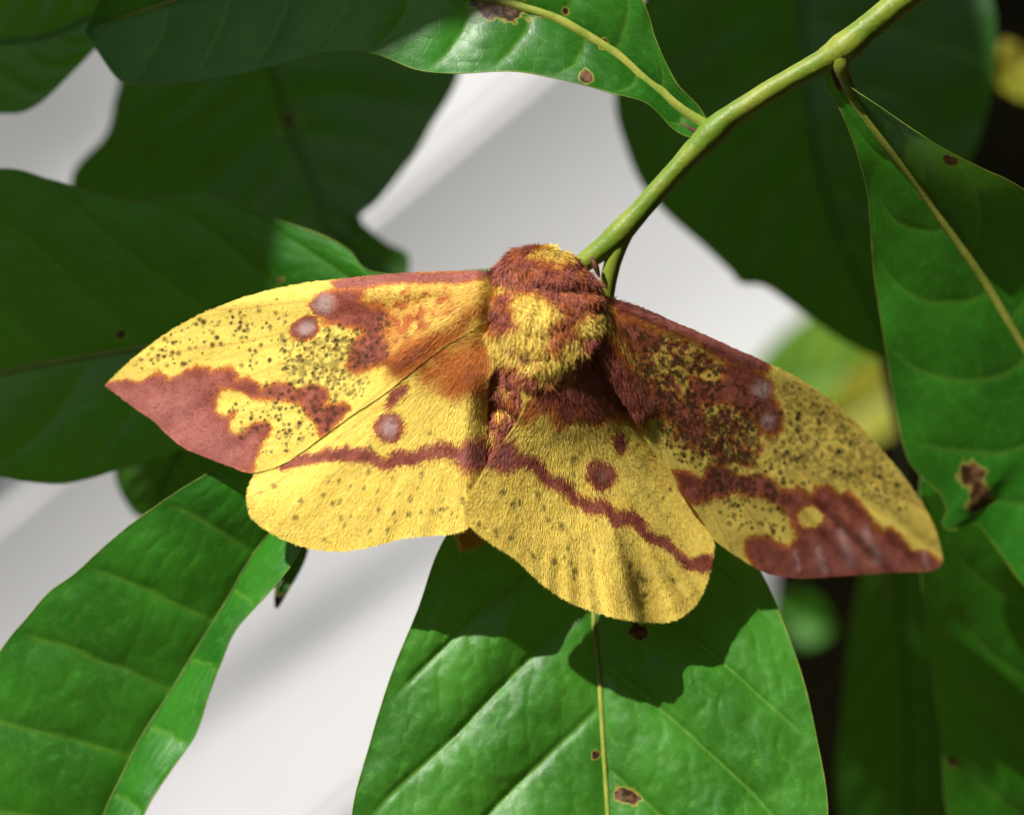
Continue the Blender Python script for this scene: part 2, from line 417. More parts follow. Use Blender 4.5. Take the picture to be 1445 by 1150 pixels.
# A: leaf along the top edge
oA, GA = leaf(branch, [(1003, 180), (985, 170), (930, 128), (866, 75), (795, 32), (740, 12), (690, 0), (600, -14), (450, -20), (300, -10), (190, 20), (120, 45)],
     [(1003, 178), (985, 150), (958, 122), (940, 90), (925, 55), (906, 0), (850, -90), (750, -150), (600, -190), (450, -190), (300, -150), (180, -70), (120, 45)],
     [(1003, 182), (990, 196), (955, 186), (914, 147), (864, 132), (826, 121), (788, 112), (724, 101), (648, 104), (589, 99), (530, 77), (470, 74), (410, 88), (348, 103), (278, 115), (215, 119), (170, 115), (120, 45)],
     [0.62, 0.7, 0.75, 0.8, 0.9, 1.1, 1.4, 1.8, 2.2, 2.6], dL=-0.25, dR=-0.3, mat=M_leaf, seed=21, veins=11, vslope=-0.02, rib=(0.10, 0.02), wave=0.10,
     spots=[(705, 12, 16, 2.2, 8), (828, 108, 8), (852, 62, 6), (798, 15, 5), (760, 20, 5)], label='leaf with brown blemishes along its midrib at the top')
# dark sheath of its petiole
sp = spline([(1000, 190, 0.45), (975, 180, 0.48), (940, 158, 0.56), (905, 128, 0.62)], 24)
tube('petiole', P(sp[:, 0], sp[:, 1] + 3, sp[:, 2] + 0.12), np.linspace(.05, .012, 24), M_brown, oA, 8, 0.6)
# B: leaf at the right
oB, GB = leaf(branch, [(1178, 92), (1196, 126), (1240, 190), (1292, 256), (1340, 325), (1392, 402), (1445, 490), (1510, 590), (1570, 690), (1640, 830)],
     [(1176, 94), (1190, 112), (1204, 126), (1246, 154), (1291, 185), (1336, 213), (1385, 238), (1445, 268), (1560, 350), (1650, 470), (1690, 620), (1640, 830)],
     [(1174, 94), (1166, 118), (1188, 160), (1206, 205), (1224, 268), (1229, 321), (1235, 393), (1248, 478), (1264, 576), (1280, 643), (1303, 675), (1327, 697), (1337, 720), (1330, 740), (1345, 748), (1375, 738), (1405, 770), (1450, 830), (1520, 880), (1640, 830)],
     [0.4, 0.85, 1.4, 1.9, 2.3, 2.6, 2.8, 3.0], dL=-0.6, dR=[0.0, 0.2, 0.4, 0.45, 0.45, 0.4, 0.2, 0.1], mat=M_leaf, seed=33, veins=8, vslope=-0.06, vcurve=-0.14, rib=(0.10, 0.03), quilt=0.022,
     spots=[(1372, 672, 15, 1.4, 45), (1383, 697, 14, 1.3, 70), (1375, 712, 10), (1340, 226, 6, 2, 20), (1206, 206, 4), (1300, 275, 4), (1344, 322, 3)], label='leaf with a torn brown hole near its curled lower lobe')
s_ = spline([(1182, 74, .32), (1186, 92, .30), (1192, 110, .42), (1204, 138, .62)], 22)
tube('petiole', P(s_[:, 0], s_[:, 1], s_[:, 2]), np.interp(np.linspace(0, 1, 22), [0, .3, .6, 1], [.17, .12, .10, .09]), M_stem, oB, 12, 1.0, 0.1, 7)
s_ = spline([(1174, 100, .40), (1181, 116, .46), (1192, 136, .66)], 14); tube('stipule', P(s_[:, 0], s_[:, 1], s_[:, 2]), np.sin(np.linspace(0.35, 2.9, 14)) * .045, M_brown, oB, 8)
# C: leaf under the moth
oC, GC = leaf(branch, [(850, 400), (846, 520), (842, 640), (839, 760), (838, 870), (846, 960), (852, 1060), (858, 1150), (864, 1260), (868, 1380), (870, 1480)],
     [(845, 400), (790, 520), (700, 660), (625, 765), (590, 860), (553, 950), (522, 1050), (497, 1150), (500, 1270), (600, 1390), (870, 1480)],
     [(858, 400), (915, 520), (1000, 660), (1060, 780), (1093, 850), (1129, 945), (1152, 1040), (1168, 1150), (1150, 1270), (1060, 1390), (870, 1480)],
     [1.3, 1.5, 1.6, 1.55, 1.45, 1.3, 1.15, 1.0, 0.95, 0.95, 1.1], dL=-0.45, dR=[0.0, 0.1, 0.25, 0.3, -0.05, -0.25, -0.35, -0.4, -0.4], n=330, m=150, mat=M_leafpale, seed=5, veins=7.2, vslope=0.17, vcurve=0.04, vphase=0.02, quilt=0.085,
     rib=(0.05, 0.03), spots=[(901, 890, 10, 1.2, 20), (886, 1122, 10, 1.7, 20), (841, 1064, 6)], label='broad leaf under the moth with the moth shadow across it')
# D: leaf at the left
oD, GD = leaf(branch, [(800, 405), (650, 425), (540, 440), (430, 455), (330, 470), (200, 491), (84, 510), (0, 527), (-120, 555), (-250, 590), (-340, 620)],
     [(800, 400), (700, 380), (600, 390), (522, 383), (492, 353), (451, 331), (396, 312), (346, 293), (309, 280), (271, 274), (234, 278), (196, 285), (138, 274), (100, 262), (67, 253), (0, 239), (-120, 270), (-240, 400), (-340, 620)],
     [(800, 410), (650, 480), (520, 540), (400, 590), (255, 635), (209, 650), (167, 662), (125, 675), (83, 682), (33, 679), (0, 673), (-100, 670), (-230, 660), (-340, 620)],
     [1.4, 2.0, 2.5, 2.8, 2.9, 2.9, 2.9, 3.0], dL=-0.15, dR=-0.1, mat=M_leaf, seed=8, veins=9, vslope=0.10, vcurve=0.05, vphase=0.3, rib=(0.05, 0.03), wave=0.07, bulge=-0.06,
     spots=[(171, 472, 6), (396, 395, 4)], ribmat=M_mid, label='dark leaf behind the left forewing')
# G: leaf at the lower left, folded along its midrib
oG, GG = leaf(branch, [(475, 590), (415, 695), (378, 754), (345, 804), (313, 860), (276, 919), (240, 979), (203, 1035), (175, 1090), (147, 1150), (110, 1260), (60, 1380)],
     [(470, 585), (400, 600), (352, 630), (309, 659), (258, 689), (198, 730), (152, 767), (106, 809), (69, 836), (37, 873), (5, 912), (-50, 1000), (-70, 1120), (-40, 1260), (60, 1380)],
     [(478, 600), (450, 710), (424, 777), (391, 823), (350, 868), (330, 893), (312, 935), (295, 979), (277, 1034), (249, 1076), (221, 1117), (203, 1150), (160, 1250), (60, 1380)],
     [1.3, 1.4, 1.6, 1.7, 1.7, 1.6, 1.5, 1.5], dL=[-0.2, -0.3, -0.35, -0.3, -0.3], dR=[-0.3, -0.6, -0.6, -0.5, -0.4], mat=M_leaf, seed=13, veins=8, vslope=-0.02, vcurve=0.02, rib=(0.03, 0.02), quilt=0.05, bulge=-0.05,
     ribmat=M_middark, label='leaf folded along its midrib at the lower left')
# E: leaf at the lower right
oE, GE = leaf(branch, [(1330, 560), (1400, 700), (1455, 850), (1490, 1000), (1510, 1150), (1520, 1300)],
     [(1326, 562), (1305, 640), (1296, 720), (1300, 810), (1308, 900), (1318, 980), (1330, 1060), (1338, 1150), (1380, 1260), (1520, 1300)],
     [(1334, 558), (1500, 620), (1620, 800), (1680, 1000), (1650, 1180), (1520, 1300)],
     [4.2, 4.5, 4.9, 5.2, 5.4, 5.6], dL=-1.15, dR=0.5, mat=M_leaf, seed=17, veins=7, vslope=-0.2, vcurve=-0.1, spots=[(1344, 1075, 6)], ribmat=M_middark, rimmat=M_middark, quilt=0.05, label='dark leaf below the tip of the right forewing')
# N: small leaf tip dangling behind G
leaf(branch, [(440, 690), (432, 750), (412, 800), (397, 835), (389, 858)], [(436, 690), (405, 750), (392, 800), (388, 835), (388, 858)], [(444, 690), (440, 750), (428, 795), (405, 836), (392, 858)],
     [2.6, 2.6, 2.6, 2.5], dL=-0.05, dR=-0.05, n=60, m=12, mat=M_leafback, spots=[(392, 850, 12)], rib=None, seed=41)

# ------------------------------------------------------------------ leaves further back
back = empty('background_shrub', Vector(P(1300, 1500, 10.8)))
tag(back, 'dark out of focus shrub leaves behind the moth twig', 'shrub')
M_twig = plain_material('twig', (0.06, 0.05, 0.02), (0.12, 0.10, 0.03), 3.0, 0.7)
sp = spline([(1300, 1500, 10.8), (1292, 1100, 10.8), (1285, 700, 10.6), (1235, 430, 9.6), (1190, 60, 9.6), (1340, -300, 9.4)], 60)
tube('twig', P(sp[:, 0], sp[:, 1], sp[:, 2]), np.linspace(.16, .10, 60), M_twig, back, 8, 1.0, 0.15, 4)
def simple_leaf(parent, M, L, R, y, mat, **kw):
    return leaf(parent, M, L, R, y, mat=mat, n=70, m=16, rim=None, rib=kw.pop('rib', (0.05, 0.02)), ribmat=M_middark, **kw)
# I: dark leaf upper left
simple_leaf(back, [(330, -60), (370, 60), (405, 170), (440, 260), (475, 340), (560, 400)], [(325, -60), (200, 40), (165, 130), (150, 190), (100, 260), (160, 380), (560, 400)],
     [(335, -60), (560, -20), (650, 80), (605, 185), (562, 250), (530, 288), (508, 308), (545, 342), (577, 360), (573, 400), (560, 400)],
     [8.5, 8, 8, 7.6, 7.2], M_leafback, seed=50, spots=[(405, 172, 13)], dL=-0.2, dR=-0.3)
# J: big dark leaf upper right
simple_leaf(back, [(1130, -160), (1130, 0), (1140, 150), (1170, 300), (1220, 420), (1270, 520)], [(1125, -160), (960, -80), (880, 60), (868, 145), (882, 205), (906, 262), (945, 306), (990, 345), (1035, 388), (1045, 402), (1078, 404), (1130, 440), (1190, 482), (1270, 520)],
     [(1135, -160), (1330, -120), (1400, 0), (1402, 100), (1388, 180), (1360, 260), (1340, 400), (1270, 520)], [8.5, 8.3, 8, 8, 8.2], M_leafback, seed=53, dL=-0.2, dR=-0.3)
# H: between left leaf and lower left leaf
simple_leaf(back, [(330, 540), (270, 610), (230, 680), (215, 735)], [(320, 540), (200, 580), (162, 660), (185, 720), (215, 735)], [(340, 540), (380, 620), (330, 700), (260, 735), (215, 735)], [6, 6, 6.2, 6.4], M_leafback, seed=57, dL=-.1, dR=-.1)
# F: corner leaf upper left
simple_leaf(back, [(-220, 40), (-100, 60), (0, 60), (100, 40), (220, -40)], [(-220, 36), (-100, -40), (0, -80), (120, -80), (220, -40)], [(-220, 44), (-110, 150), (0, 161), (48, 152), (101, 104), (160, 40), (220, -40)],
     [4.4, 4.2, 4.0, 4.0], M_leaf, seed=59, dL=-.1, dR=-.1)
# L: dark leaf lower right, behind
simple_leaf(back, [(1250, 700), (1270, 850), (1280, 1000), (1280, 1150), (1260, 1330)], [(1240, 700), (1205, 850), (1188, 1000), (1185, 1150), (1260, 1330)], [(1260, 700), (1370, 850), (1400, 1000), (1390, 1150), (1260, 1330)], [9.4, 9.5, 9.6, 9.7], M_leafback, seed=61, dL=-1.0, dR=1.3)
# K: lime yellow blurred leaf at right
simple_leaf(back, [(1010, 640), (1090, 560), (1170, 530), (1250, 520), (1330, 530)], [(1000, 640), (1060, 520), (1150, 440), (1260, 440), (1330, 530)], [(1010, 650), (1100, 640), (1190, 620), (1270, 610), (1330, 530)], [27, 26.5, 26, 26], M_leaflime, seed=63, dL=-.2, dR=-.2)
simple_leaf(back, [(1150, 650), (1200, 590), (1250, 560), (1300, 540)], [(1150, 640), (1180, 550), (1240, 500), (1300, 540)], [(1150, 655), (1210, 635), (1270, 600), (1300, 540)], [25, 25, 25, 25], M_leafyel, seed=64, dL=-.2, dR=-.2)
# small lit leaf in the dark gap
simple_leaf(back, [(1090, 850), (1130, 870), (1180, 890)], [(1090, 845), (1140, 835), (1180, 890)], [(1090, 855), (1130, 910), (1180, 890)], [24, 24, 24], M_leaf, seed=66)
# yellow blob at the right edge
simple_leaf(back, [(1415, 60), (1435, 100), (1460, 150)], [(1415, 55), (1470, 80), (1460, 150)], [(1412, 62), (1410, 120), (1460, 150)], [14, 14, 14], M_leafyel, seed=67)

# ------------------------------------------------------------------ loose leaves added out of the picture towards the sun to shade parts of the place
over = empty('overhead_shade_leaves', Vector(P(-500, -1500, -14)))
tag(over, 'unseen leaves added overhead to shade the left and upper leaves and the wall', 'branch')
def shade_leaf(tx, ty, y, k, length, width, ang, seed=0):
    """a leaf k cm towards the sun from the point seen at pixel tx,ty at depth y"""
    c = np.array(P(tx, ty, y)) + np.array(SUN) * k
    s = np.array(SUN); a = np.cross([0, 1, 0], s); a /= np.linalg.norm(a); b = np.cross(s, a)
    e1 = math.cos(ang) * a + math.sin(ang) * b; e2 = -math.sin(ang) * a + math.cos(ang) * b
    n, m = 40, 10
    t = np.linspace(0, 1, n)[:, None]; v = np.linspace(-1, 1, 2 * m + 1)[None]
    wd = width / 2 * np.sin(np.pi * t ** 0.85) ** 0.8 * (1 + 0.06 * np.sin(t * 19 + seed))
    G = c + ((t - 0.5) * length)[..., None] * e1 + (v * wd)[..., None] * e2 + (0.25 * np.abs(v) * wd * 0.5 + 0.8 * (t - 0.5) ** 2)[..., None] * s
    me = fast_mesh('leaf', G.reshape(-1, 3), grid_faces(n, 2 * m + 1), {'vein': 0 * (t + v), 'brown': 0 * (t + v)})
    o = obj('leaf', me, M_leaf, over, Vector(G[0, m]))
    tube('midrib', G[:, m], np.linspace(.06, .015, n), M_mid, o, 6)
    return G[0, m]
shade_leaf(-147, -10, 0, 22, 11, 3.4, math.radians(12), 1)
shade_leaf(365, 22, 1.7, 22, 8.5, 2.6, math.radians(-25), 2)
shade_leaf(20, 60, 4.0, 26, 6, 4, math.radians(40), 3)
shade_leaf(370, 220, 8, 34, 9, 4.6, math.radians(-10), 4)
shade_leaf(1130, 200, 8, 34, 10, 5.4, math.radians(20), 5)
shade_leaf(485, 835, 30.5, 90, 18, 0.30, 0.0, 6)  # this and the next: slivers sized to only part-shade the wall
shade_leaf(60, 180, 30.7, 200, 14, 0.75, 0.0, 10)
shade_leaf(-10, 695, 30.5, 70, 9, 1.2, 0.0, 7)

def shade_dome():
    """unseen dome of leaves added to cut the sky light, open towards the sun"""
    r = np.random.default_rng(77); n = 16000
    d = r.normal(0, 1, (n, 3)); d /= np.linalg.norm(d, axis=1, keepdims=True)
    s = np.array(SUN); keep = (d @ s < 0.80) & (d[:, 2] > -0.3) & (d[:, 1] < 0.72)
    # nothing between the camera and the picture
    d = d[keep]; n = len(d); R = 120 + 60 * r.random(n); c = d * R[:, None]
    a = r.normal(0, 1, (n, 3)); nn = -d + 0.6 * r.normal(0, 1, (n, 3)); nn /= np.linalg.norm(nn, axis=1, keepdims=True)
    a -= np.sum(a * nn, 1, keepdims=True) * nn; a /= np.linalg.norm(a, axis=1, keepdims=True); b = np.cross(nn, a)
    L = (8 + 5 * r.random(n))[:, None]; W = L * 0.42
    V = np.stack([c - a * L, c - a * L * .35 + b * W - nn * 1.2, c + a * L * .4 + b * W * .8 - nn * 1.2, c + a * L, c + a * L * .4 - b * W * .8 - nn * 1.2, c - a * L * .35 - b * W - nn * 1.2], 1).reshape(-1, 3)
    o6 = (np.arange(n) * 6)[:, None]
    F = np.concatenate([o6 + [[0, 1, 2, 3]], o6 + [[0, 3, 4, 5]]], 1).reshape(-1, 4)
    me = fast_mesh('sky_shade_leaves', V, F, {'vein': np.zeros(len(V)), 'brown': np.zeros(len(V))}, shade=False)
    o = obj('sky_shade_leaves', me, M_leafback)  # added out of view, only dims the sky fill
    tag(o, 'unseen leaves added overhead to dim the sky light', 'foliage', kind='stuff')
shade_dome()

# ------------------------------------------------------------------ the moth
def zc(ox, oy, s):
    return lambda pts: [(ox + a / s, oy + b / s) for a, b in pts]
z1 = zc(130, 360, 3.3825); z2 = zc(430, 340, 4.107); z3 = zc(640, 330, 3.964); z4 = zc(330, 540, 3.6125)
z5 = zc(640, 560, 3.3825); z6 = zc(820, 400, 3.833); z7 = zc(960, 500, 3.3825)

moth = empty('moth', Vector(P(720, 640, 0.5)))
tag(moth, 'large yellow moth with maroon bands and spots, wings spread over the leaves', 'moth')

class Pat:
    """the wing's own markings, read at photo coordinates"""
    def __init__(s, x, y, seed):
        s.x, s.y = x, y
        s.wx = x + 5 * (fbm(x / 9, y / 9, seed) - 0.5) + 7 * (fbm(x / 26, y / 26, seed + 4) - 0.5)
        s.wy = y + 5 * (fbm(x / 9, y / 9, seed + 7) - 0.5) + 7 * (fbm(x / 26, y / 26, seed + 8) - 0.5)
        z = np.zeros_like(x); s.a = {k: z.copy() for k in ('maroon', 'rust', 'mauve', 'pale', 'speck', 'shade')}
        s.seed = seed
        s.wx = s.wx + 4.0 * (noise(x / 3.2, y / 3.2, seed + 51) - 0.5); s.wy = s.wy + 4.0 * (noise(x / 3.2, y / 3.2, seed + 52) - 0.5)
    def poly(s, key, pts, soft=4, amt=1.0):
        soft = soft * 2.2
        s.a[key] = np.maximum(s.a[key], amt * (1 - smooth(-soft, soft, sdf(pts, s.wx, s.wy))))
    def wash(s, key, pts, amt, scale=6, lo=0.42, hi=0.62, soft=12):
        m_ = 1 - smooth(-soft, soft, sdf(pts, s.wx, s.wy))
        s.a[key] = np.maximum(s.a[key], amt * m_ * smooth(lo, hi, fbm(s.x / scale, s.y / scale, s.seed + 60 + len(pts))))
    def cut(s, key, cx, cy, rx, ry, soft=0.25):
        r = np.hypot((s.wx - cx) / rx, (s.wy - cy) / ry); s.a[key] *= smooth(1 - soft, 1 + soft, r)
    def ell(s, key, cx, cy, rx, ry, ang=0, soft=0.25, amt=1.0):
        an = math.radians(ang); dx = s.wx - cx; dy = s.wy - cy
        u = dx * math.cos(an) + dy * math.sin(an); v = -dx * math.sin(an) + dy * math.cos(an)
        s.a[key] = np.maximum(s.a[key], amt * (1 - smooth(1 - soft, 1 + soft, np.hypot(u / rx, v / ry))))
    def band(s, key, line, wd, soft=3):
        s.a[key] = np.maximum(s.a[key], 1 - smooth(wd - soft, wd + soft, seg_dist(line, s.wx, s.wy)))
    def dots(s, pts, r=3.2, amt=0.75):
        for i, (cx, cy) in enumerate(pts):
            rr = r * (0.7 + 0.7 * hash2(np.array([i]), np.array([7]), s.seed)[0])
            d = np.hypot(s.x - cx, (s.y - cy) * 0.85)
            s.a['speck'] = np.maximum(s.a['speck'], amt * (1 - smooth(rr * 0.5, rr * 1.35, d)))
    def scatter(s, pts, n, r=(1.5, 3.4), amt=0.85):
        n = int(n * 1.15); r = (r[0] * 1.2, r[1] * 1.3); amt = min(1, amt * 1.3)
        p = np.asarray(pts); lo = p.min(0); hi = p.max(0)
        c = lo + (hi - lo) * rng.random((n * 3, 2)); c = c[sdf(pts, c[:, 0], c[:, 1]) < 2][:n]
        for cx, cy in c:
            rr = r[0] + (r[1] - r[0]) * rng.random() ** 2; am = amt * (0.55 + 0.45 * rng.random())
            sel = (np.abs(s.x - cx) < 8) & (np.abs(s.y - cy) < 8)
            d = np.hypot(s.x[sel] - cx, (s.y[sel] - cy)) + 1.2 * (noise(s.x[sel] / 2.0, s.y[sel] / 2.0, 5) - 0.5)
            s.a['speck'][sel] = np.maximum(s.a['speck'][sel], am * (1 - smooth(rr * 0.4, rr * 1.3, d)))

def fur(parent, pos, nrm, tan, length, width, attrs, lift, seed, jitter=0.25, face=0.35):
    """flat hair-like scales: two-segment tapering ribbons"""
    r = np.random.default_rng(seed); N = len(pos)
    j = r.normal(0, jitter, (N, 3))
    d = tan + j; d -= np.sum(d * nrm, 1, keepdims=True) * nrm; d /= np.linalg.norm(d, axis=1, keepdims=True) + 1e-9
    l = (np.asarray(lift) * (0.6 + 0.8 * r.random(N)))[:, None]
    d1 = d * np.cos(l) + nrm * np.sin(l); d2 = d * np.cos(l * 0.4) + nrm * np.sin(l * 0.4) + r.normal(0, 0.35 * face, (N, 3))
    sd = np.cross(d, nrm + r.normal(0, face, (N, 3))); sd /= np.linalg.norm(sd, axis=1, keepdims=True) + 1e-9
    L = (np.asarray(length) * (0.6 + 0.7 * r.random(N)))[:, None]; W = (np.asarray(width) * (0.7 + 0.6 * r.random(N)))[:, None]
    p1 = pos + d1 * L * 0.55; p2 = p1 + d2 * L * 0.45
    V = np.stack([pos - sd * W, pos + sd * W, p1 - sd * W * 0.75, p1 + sd * W * 0.75, p2], 1).reshape(-1, 3)
    b = (np.arange(N) * 5)[:, None]
    F = np.concatenate([b + [[0, 1, 3]], b + [[0, 3, 2]], b + [[2, 3, 4]]], 1).reshape(-1, 3)
    at = {k: np.repeat(v_, 5) for k, v_ in attrs.items()}
    sv = 0.28 if face > 0.2 else 0.13
    at['shade'] = np.repeat(np.clip(attrs['shade'] * (face < 0.2) + 0.5 * (face > 0.2) + r.normal(0, sv, N), 0, 1.2), 5)
    o = obj('fur', fast_mesh('fur', V, F, at), M_moth, parent)
    o['kind'] = 'stuff'
    return o

def wing(name, lead, trail, depth, paint, base, n, m, hairs, seed, furlen, label=None):
    Lp = spline(lead, n); Tp = spline(trail, n); s = np.linspace(0, 1, m)[None]
    px = Lp[:, :1] * (1 - s) + Tp[:, :1] * s; py = Lp[:, 1:2] * (1 - s) + Tp[:, 1:2] * s
    # slightly ragged outline
    px = px + 1.2 * (noise(px / 5, py / 5, seed) - 0.5); py = py + 1.2 * (noise(px / 5, py / 5, seed + 1) - 0.5)
    y = depth(px, py)
    G = P(px, py, y); nr = grid_normals(G)
    p = Pat(px, py, seed); paint(p)
    rr_ = np.hypot(px - base[0], py - base[1]); th_ = np.degrees(np.arctan2(py - base[1], px - base[0]))
    stk = fbm(th_ * 1.1, rr_ / 60, seed + 70, 3)
    p.a['shade'] = np.clip(0.5 + 0.75 * (stk - 0.5), 0, 1.2)
    vn = np.exp(-((((th_ + 1.5 * noise(rr_ / 90, 0 * rr_, seed)) % 7.5) - 3.75) / 0.28) ** 2) * smooth(90, 220, rr_)      # veins
    p.a['rust'] = np.maximum(p.a['rust'], 0.33 * vn)
    o = obj(name, fast_mesh(name, G.reshape(-1, 3), grid_faces(n, m), p.a), M_moth, moth, Vector(P(*base)))
    if label: o['label'] = label
    # hairs: roots spread evenly by area
    du = np.linalg.norm(np.gradient(G, axis=0), axis=-1); dv = np.linalg.norm(np.gradient(G, axis=1), axis=-1)
    area = (du * dv).ravel(); area /= area.sum()
    r = np.random.default_rng(seed + 100)
    idx = r.choice(len(area), hairs, p=area)
    gi, gj = np.unravel_index(idx, px.shape)
    pos = G[gi, gj] + r.normal(0, 0.004, (hairs, 3)); nn = nr[gi, gj]
    bx, by = base[0], base[1]
    tx, ty = px[gi, gj] - bx, py[gi, gj] - by
    rad_ = np.hypot(tx, ty) + 1e-6
    an = 0.25 * (fbm(px[gi, gj] / 22, py[gi, gj] / 22, seed + 3) - 0.5)
    dx = tx / rad_; dy = ty / rad_
    tan = np.stack([dx * np.cos(an) - dy * np.sin(an), 0 * dx, -(dx * np.sin(an) + dy * np.cos(an))], -1)
    ln = furlen(px[gi, gj], py[gi, gj], rad_)
    ln = ln * (0.45 + 0.55 * smooth(0, 0.06, 1 - gj / (m - 1.0)))
    jx = np.clip(np.rint(gi + r.normal(0, 1.8, hairs)).astype(int), 0, n - 1); jy = np.clip(np.rint(gj + r.normal(0, 1.8, hairs)).astype(int), 0, m - 1)
    at = {k: (v_[gi, gj] if k in ('speck', 'pale') else v_[jx, jy]) for k, v_ in p.a.items()}
    fur(o, pos, nn, tan, ln, 0.0034 + 0 * ln, at, 0.045 + 2.0 * np.clip(ln - 0.06, 0, 0.2), seed + 200, 0.06, 0.14)
    return o

# --- left forewing
def d_lf(px, py):
    u = (690 - px) / 100; r = np.hypot(690 - px, py - 400); th = np.degrees(np.arctan2(py - 405, 690 - px))
    y = -0.42 + 0.31 * u - 0.010 * (u - 2.5) ** 2 + 0.04 * (py - 500) / 100
    y -= 0.055 * np.exp(-((th - 4) / 6) ** 2) * smooth(0, 200, r)                                  # costal vein ridge
    y -= 0.09 * np.exp(-(seg_dist([(690, 415), (640, 450), (560, 505)], px, py) / 26) ** 2)        # raised tuft at the base
    y += 0.007 * np.cos(np.radians(th) * 44) * smooth(250, 420, r)
    y += 0.55 * smooth(672, 730, px)
    return y + 0.02 * (fbm(px / 60, py / 60, 5) - 0.5)
def p_lf(p):
    p.poly('maroon', z1([(60, 610), (120, 605), (180, 598), (210, 612), (320, 560), (352, 590), (352, 606), (430, 560), (500, 525), (556, 530), (562, 560), (600, 540), (670, 530), (692, 570), (680, 600), (740, 585), (800, 620), (800, 650), (860, 610), (930, 605), (960, 650), (1040, 625), (1120, 640), (1130, 680), (1100, 720), (1210, 705), (1228, 735), (1180, 790), (1090, 865), (1060, 800), (1010, 740), (1000, 700), (900, 692), (820, 684), (760, 684), (700, 650), (620, 640), (585, 690), (580, 745), (630, 775), (690, 740), (655, 800), (660, 860), (700, 870), (770, 810), (840, 800), (852, 830), (795, 940), (755, 1045), (640, 1020), (540, 985), (440, 940), (360, 870), (290, 805), (190, 735), (50, 640)]), 3.5)
    p.poly('mauve', z1([(60, 640), (200, 640), (340, 640), (420, 610), (520, 640), (520, 720), (560, 780), (640, 860), (700, 900), (760, 880), (700, 1040), (540, 985), (360, 870), (190, 735)]), 14, 0.62)
    p.poly('maroon', z2([(40, 380), (60, 330), (170, 290), (330, 280), (350, 300), (330, 350), (400, 390), (480, 400), (470, 470), (440, 520), (470, 580), (500, 640), (470, 700), (400, 720), (300, 760), (250, 720), (270, 650), (290, 580), (350, 540), (320, 510), (220, 490), (130, 480), (100, 430)]), 6)
    p.poly('maroon', z2([(150, 235), (400, 195), (700, 175), (1120, 165), (1110, 232), (900, 240), (700, 238), (500, 243), (330, 275), (200, 285)]), 3.5)
    p.poly('mauve', z2([(150, 235), (400, 195), (700, 175), (1120, 165), (1110, 225), (900, 235), (700, 233), (500, 238), (330, 265), (200, 275)]), 4, 0.5)
    p.ell('maroon', 431, 465, 22, 17, -25); p.ell('pale', 432, 464, 13, 9, -25, 0.6, 0.8); p.ell('pale', 458, 430, 13, 13, 0, 0.6, 0.75); p.ell('maroon', 458, 431, 18, 18)
    p.poly('rust', z2([(300, 330), (420, 280), (560, 262), (980, 250), (1000, 320), (880, 420), (700, 500), (560, 600), (500, 560), (480, 430), (380, 380)]), 12, 0.5)
    p.a['rust'] *= 0.3 + 1.5 * fbm(p.x / 14, p.y / 14, 77)
    p.poly('maroon', z2([(330, 330), (560, 420), (600, 560), (520, 640), (420, 620), (360, 480)]), 14, 0.35)
    p.poly('rust', z2([(480, 690), (560, 640), (700, 550), (850, 470), (950, 350), (1060, 340), (1070, 410), (1000, 440), (930, 570), (850, 650), (760, 650), (680, 720), (560, 780), (510, 740)]), 8, 0.95)
    p.poly('maroon', z2([(480, 690), (560, 640), (700, 560), (800, 560), (740, 640), (680, 720), (560, 780), (510, 740)]), 14, 0.9)
    p.poly('rust', z2([(720, 400), (980, 265), (1060, 300), (960, 360), (860, 420), (700, 470)]), 10, 0.7)
    p.wash('maroon', z2([(330, 300), (700, 260), (980, 270), (860, 430), (600, 600), (480, 640), (330, 760), (250, 700)]), 0.55, 9, 0.46, 0.66)
    p.wash('speck', z1([(900, 420), (1120, 370), (1280, 420), (1260, 580), (1160, 640), (980, 620), (900, 540)]), 0.6, 4.5, 0.46, 0.66)
    p.wash('speck', z2([(250, 560), (420, 520), (480, 640), (420, 720), (280, 760)]), 0.55, 4, 0.48, 0.66)
    p.scatter(z1([(150, 560), (350, 400), (540, 300), (700, 260), (720, 340), (600, 440), (480, 510), (330, 540)]), 70)
    p.scatter(z1([(700, 260), (900, 200), (960, 220), (940, 420), (860, 560), (740, 560), (680, 500)]), 45)
    p.scatter(z1([(900, 440), (1100, 380), (1250, 400), (1260, 560), (1180, 640), (1000, 620), (900, 560)]), 190, (1.2, 3.2))
    p.scatter(z1([(820, 610), (930, 600), (1120, 640), (1210, 710), (1120, 850), (1010, 730), (830, 680)]), 70)
    p.scatter(z1([(640, 720), (760, 700), (1000, 720), (1060, 860), (900, 940), (800, 960), (700, 850)]), 90, (1.2, 3))
    p.scatter(z2([(100, 480), (330, 510), (480, 420), (500, 640), (400, 720), (260, 740), (150, 640)]), 110)
    p.scatter(z2([(330, 290), (700, 300), (740, 430), (540, 600), (470, 560)]), 50, (1, 2.4), 0.5)
    p.scatter(z2([(220, 860), (330, 780), (380, 800), (330, 890), (250, 910)]), 40, (1, 3), 0.6)
LFlead = [(730, 386), (690, 384), (640, 383), (586, 384.5), (530, 388.7), (455, 396), (396, 406), (337, 422), (278, 446), (233, 472), (189, 505), (148, 543)]
LFtrail = [(730, 430), (695, 446), (660, 470), (615, 498), (547, 552), (491, 590), (457, 615), (426, 638), (396, 656), (355, 667), (319, 656), (290, 645), (260, 632), (236, 613), (216, 594), (186, 573), (148, 544)]
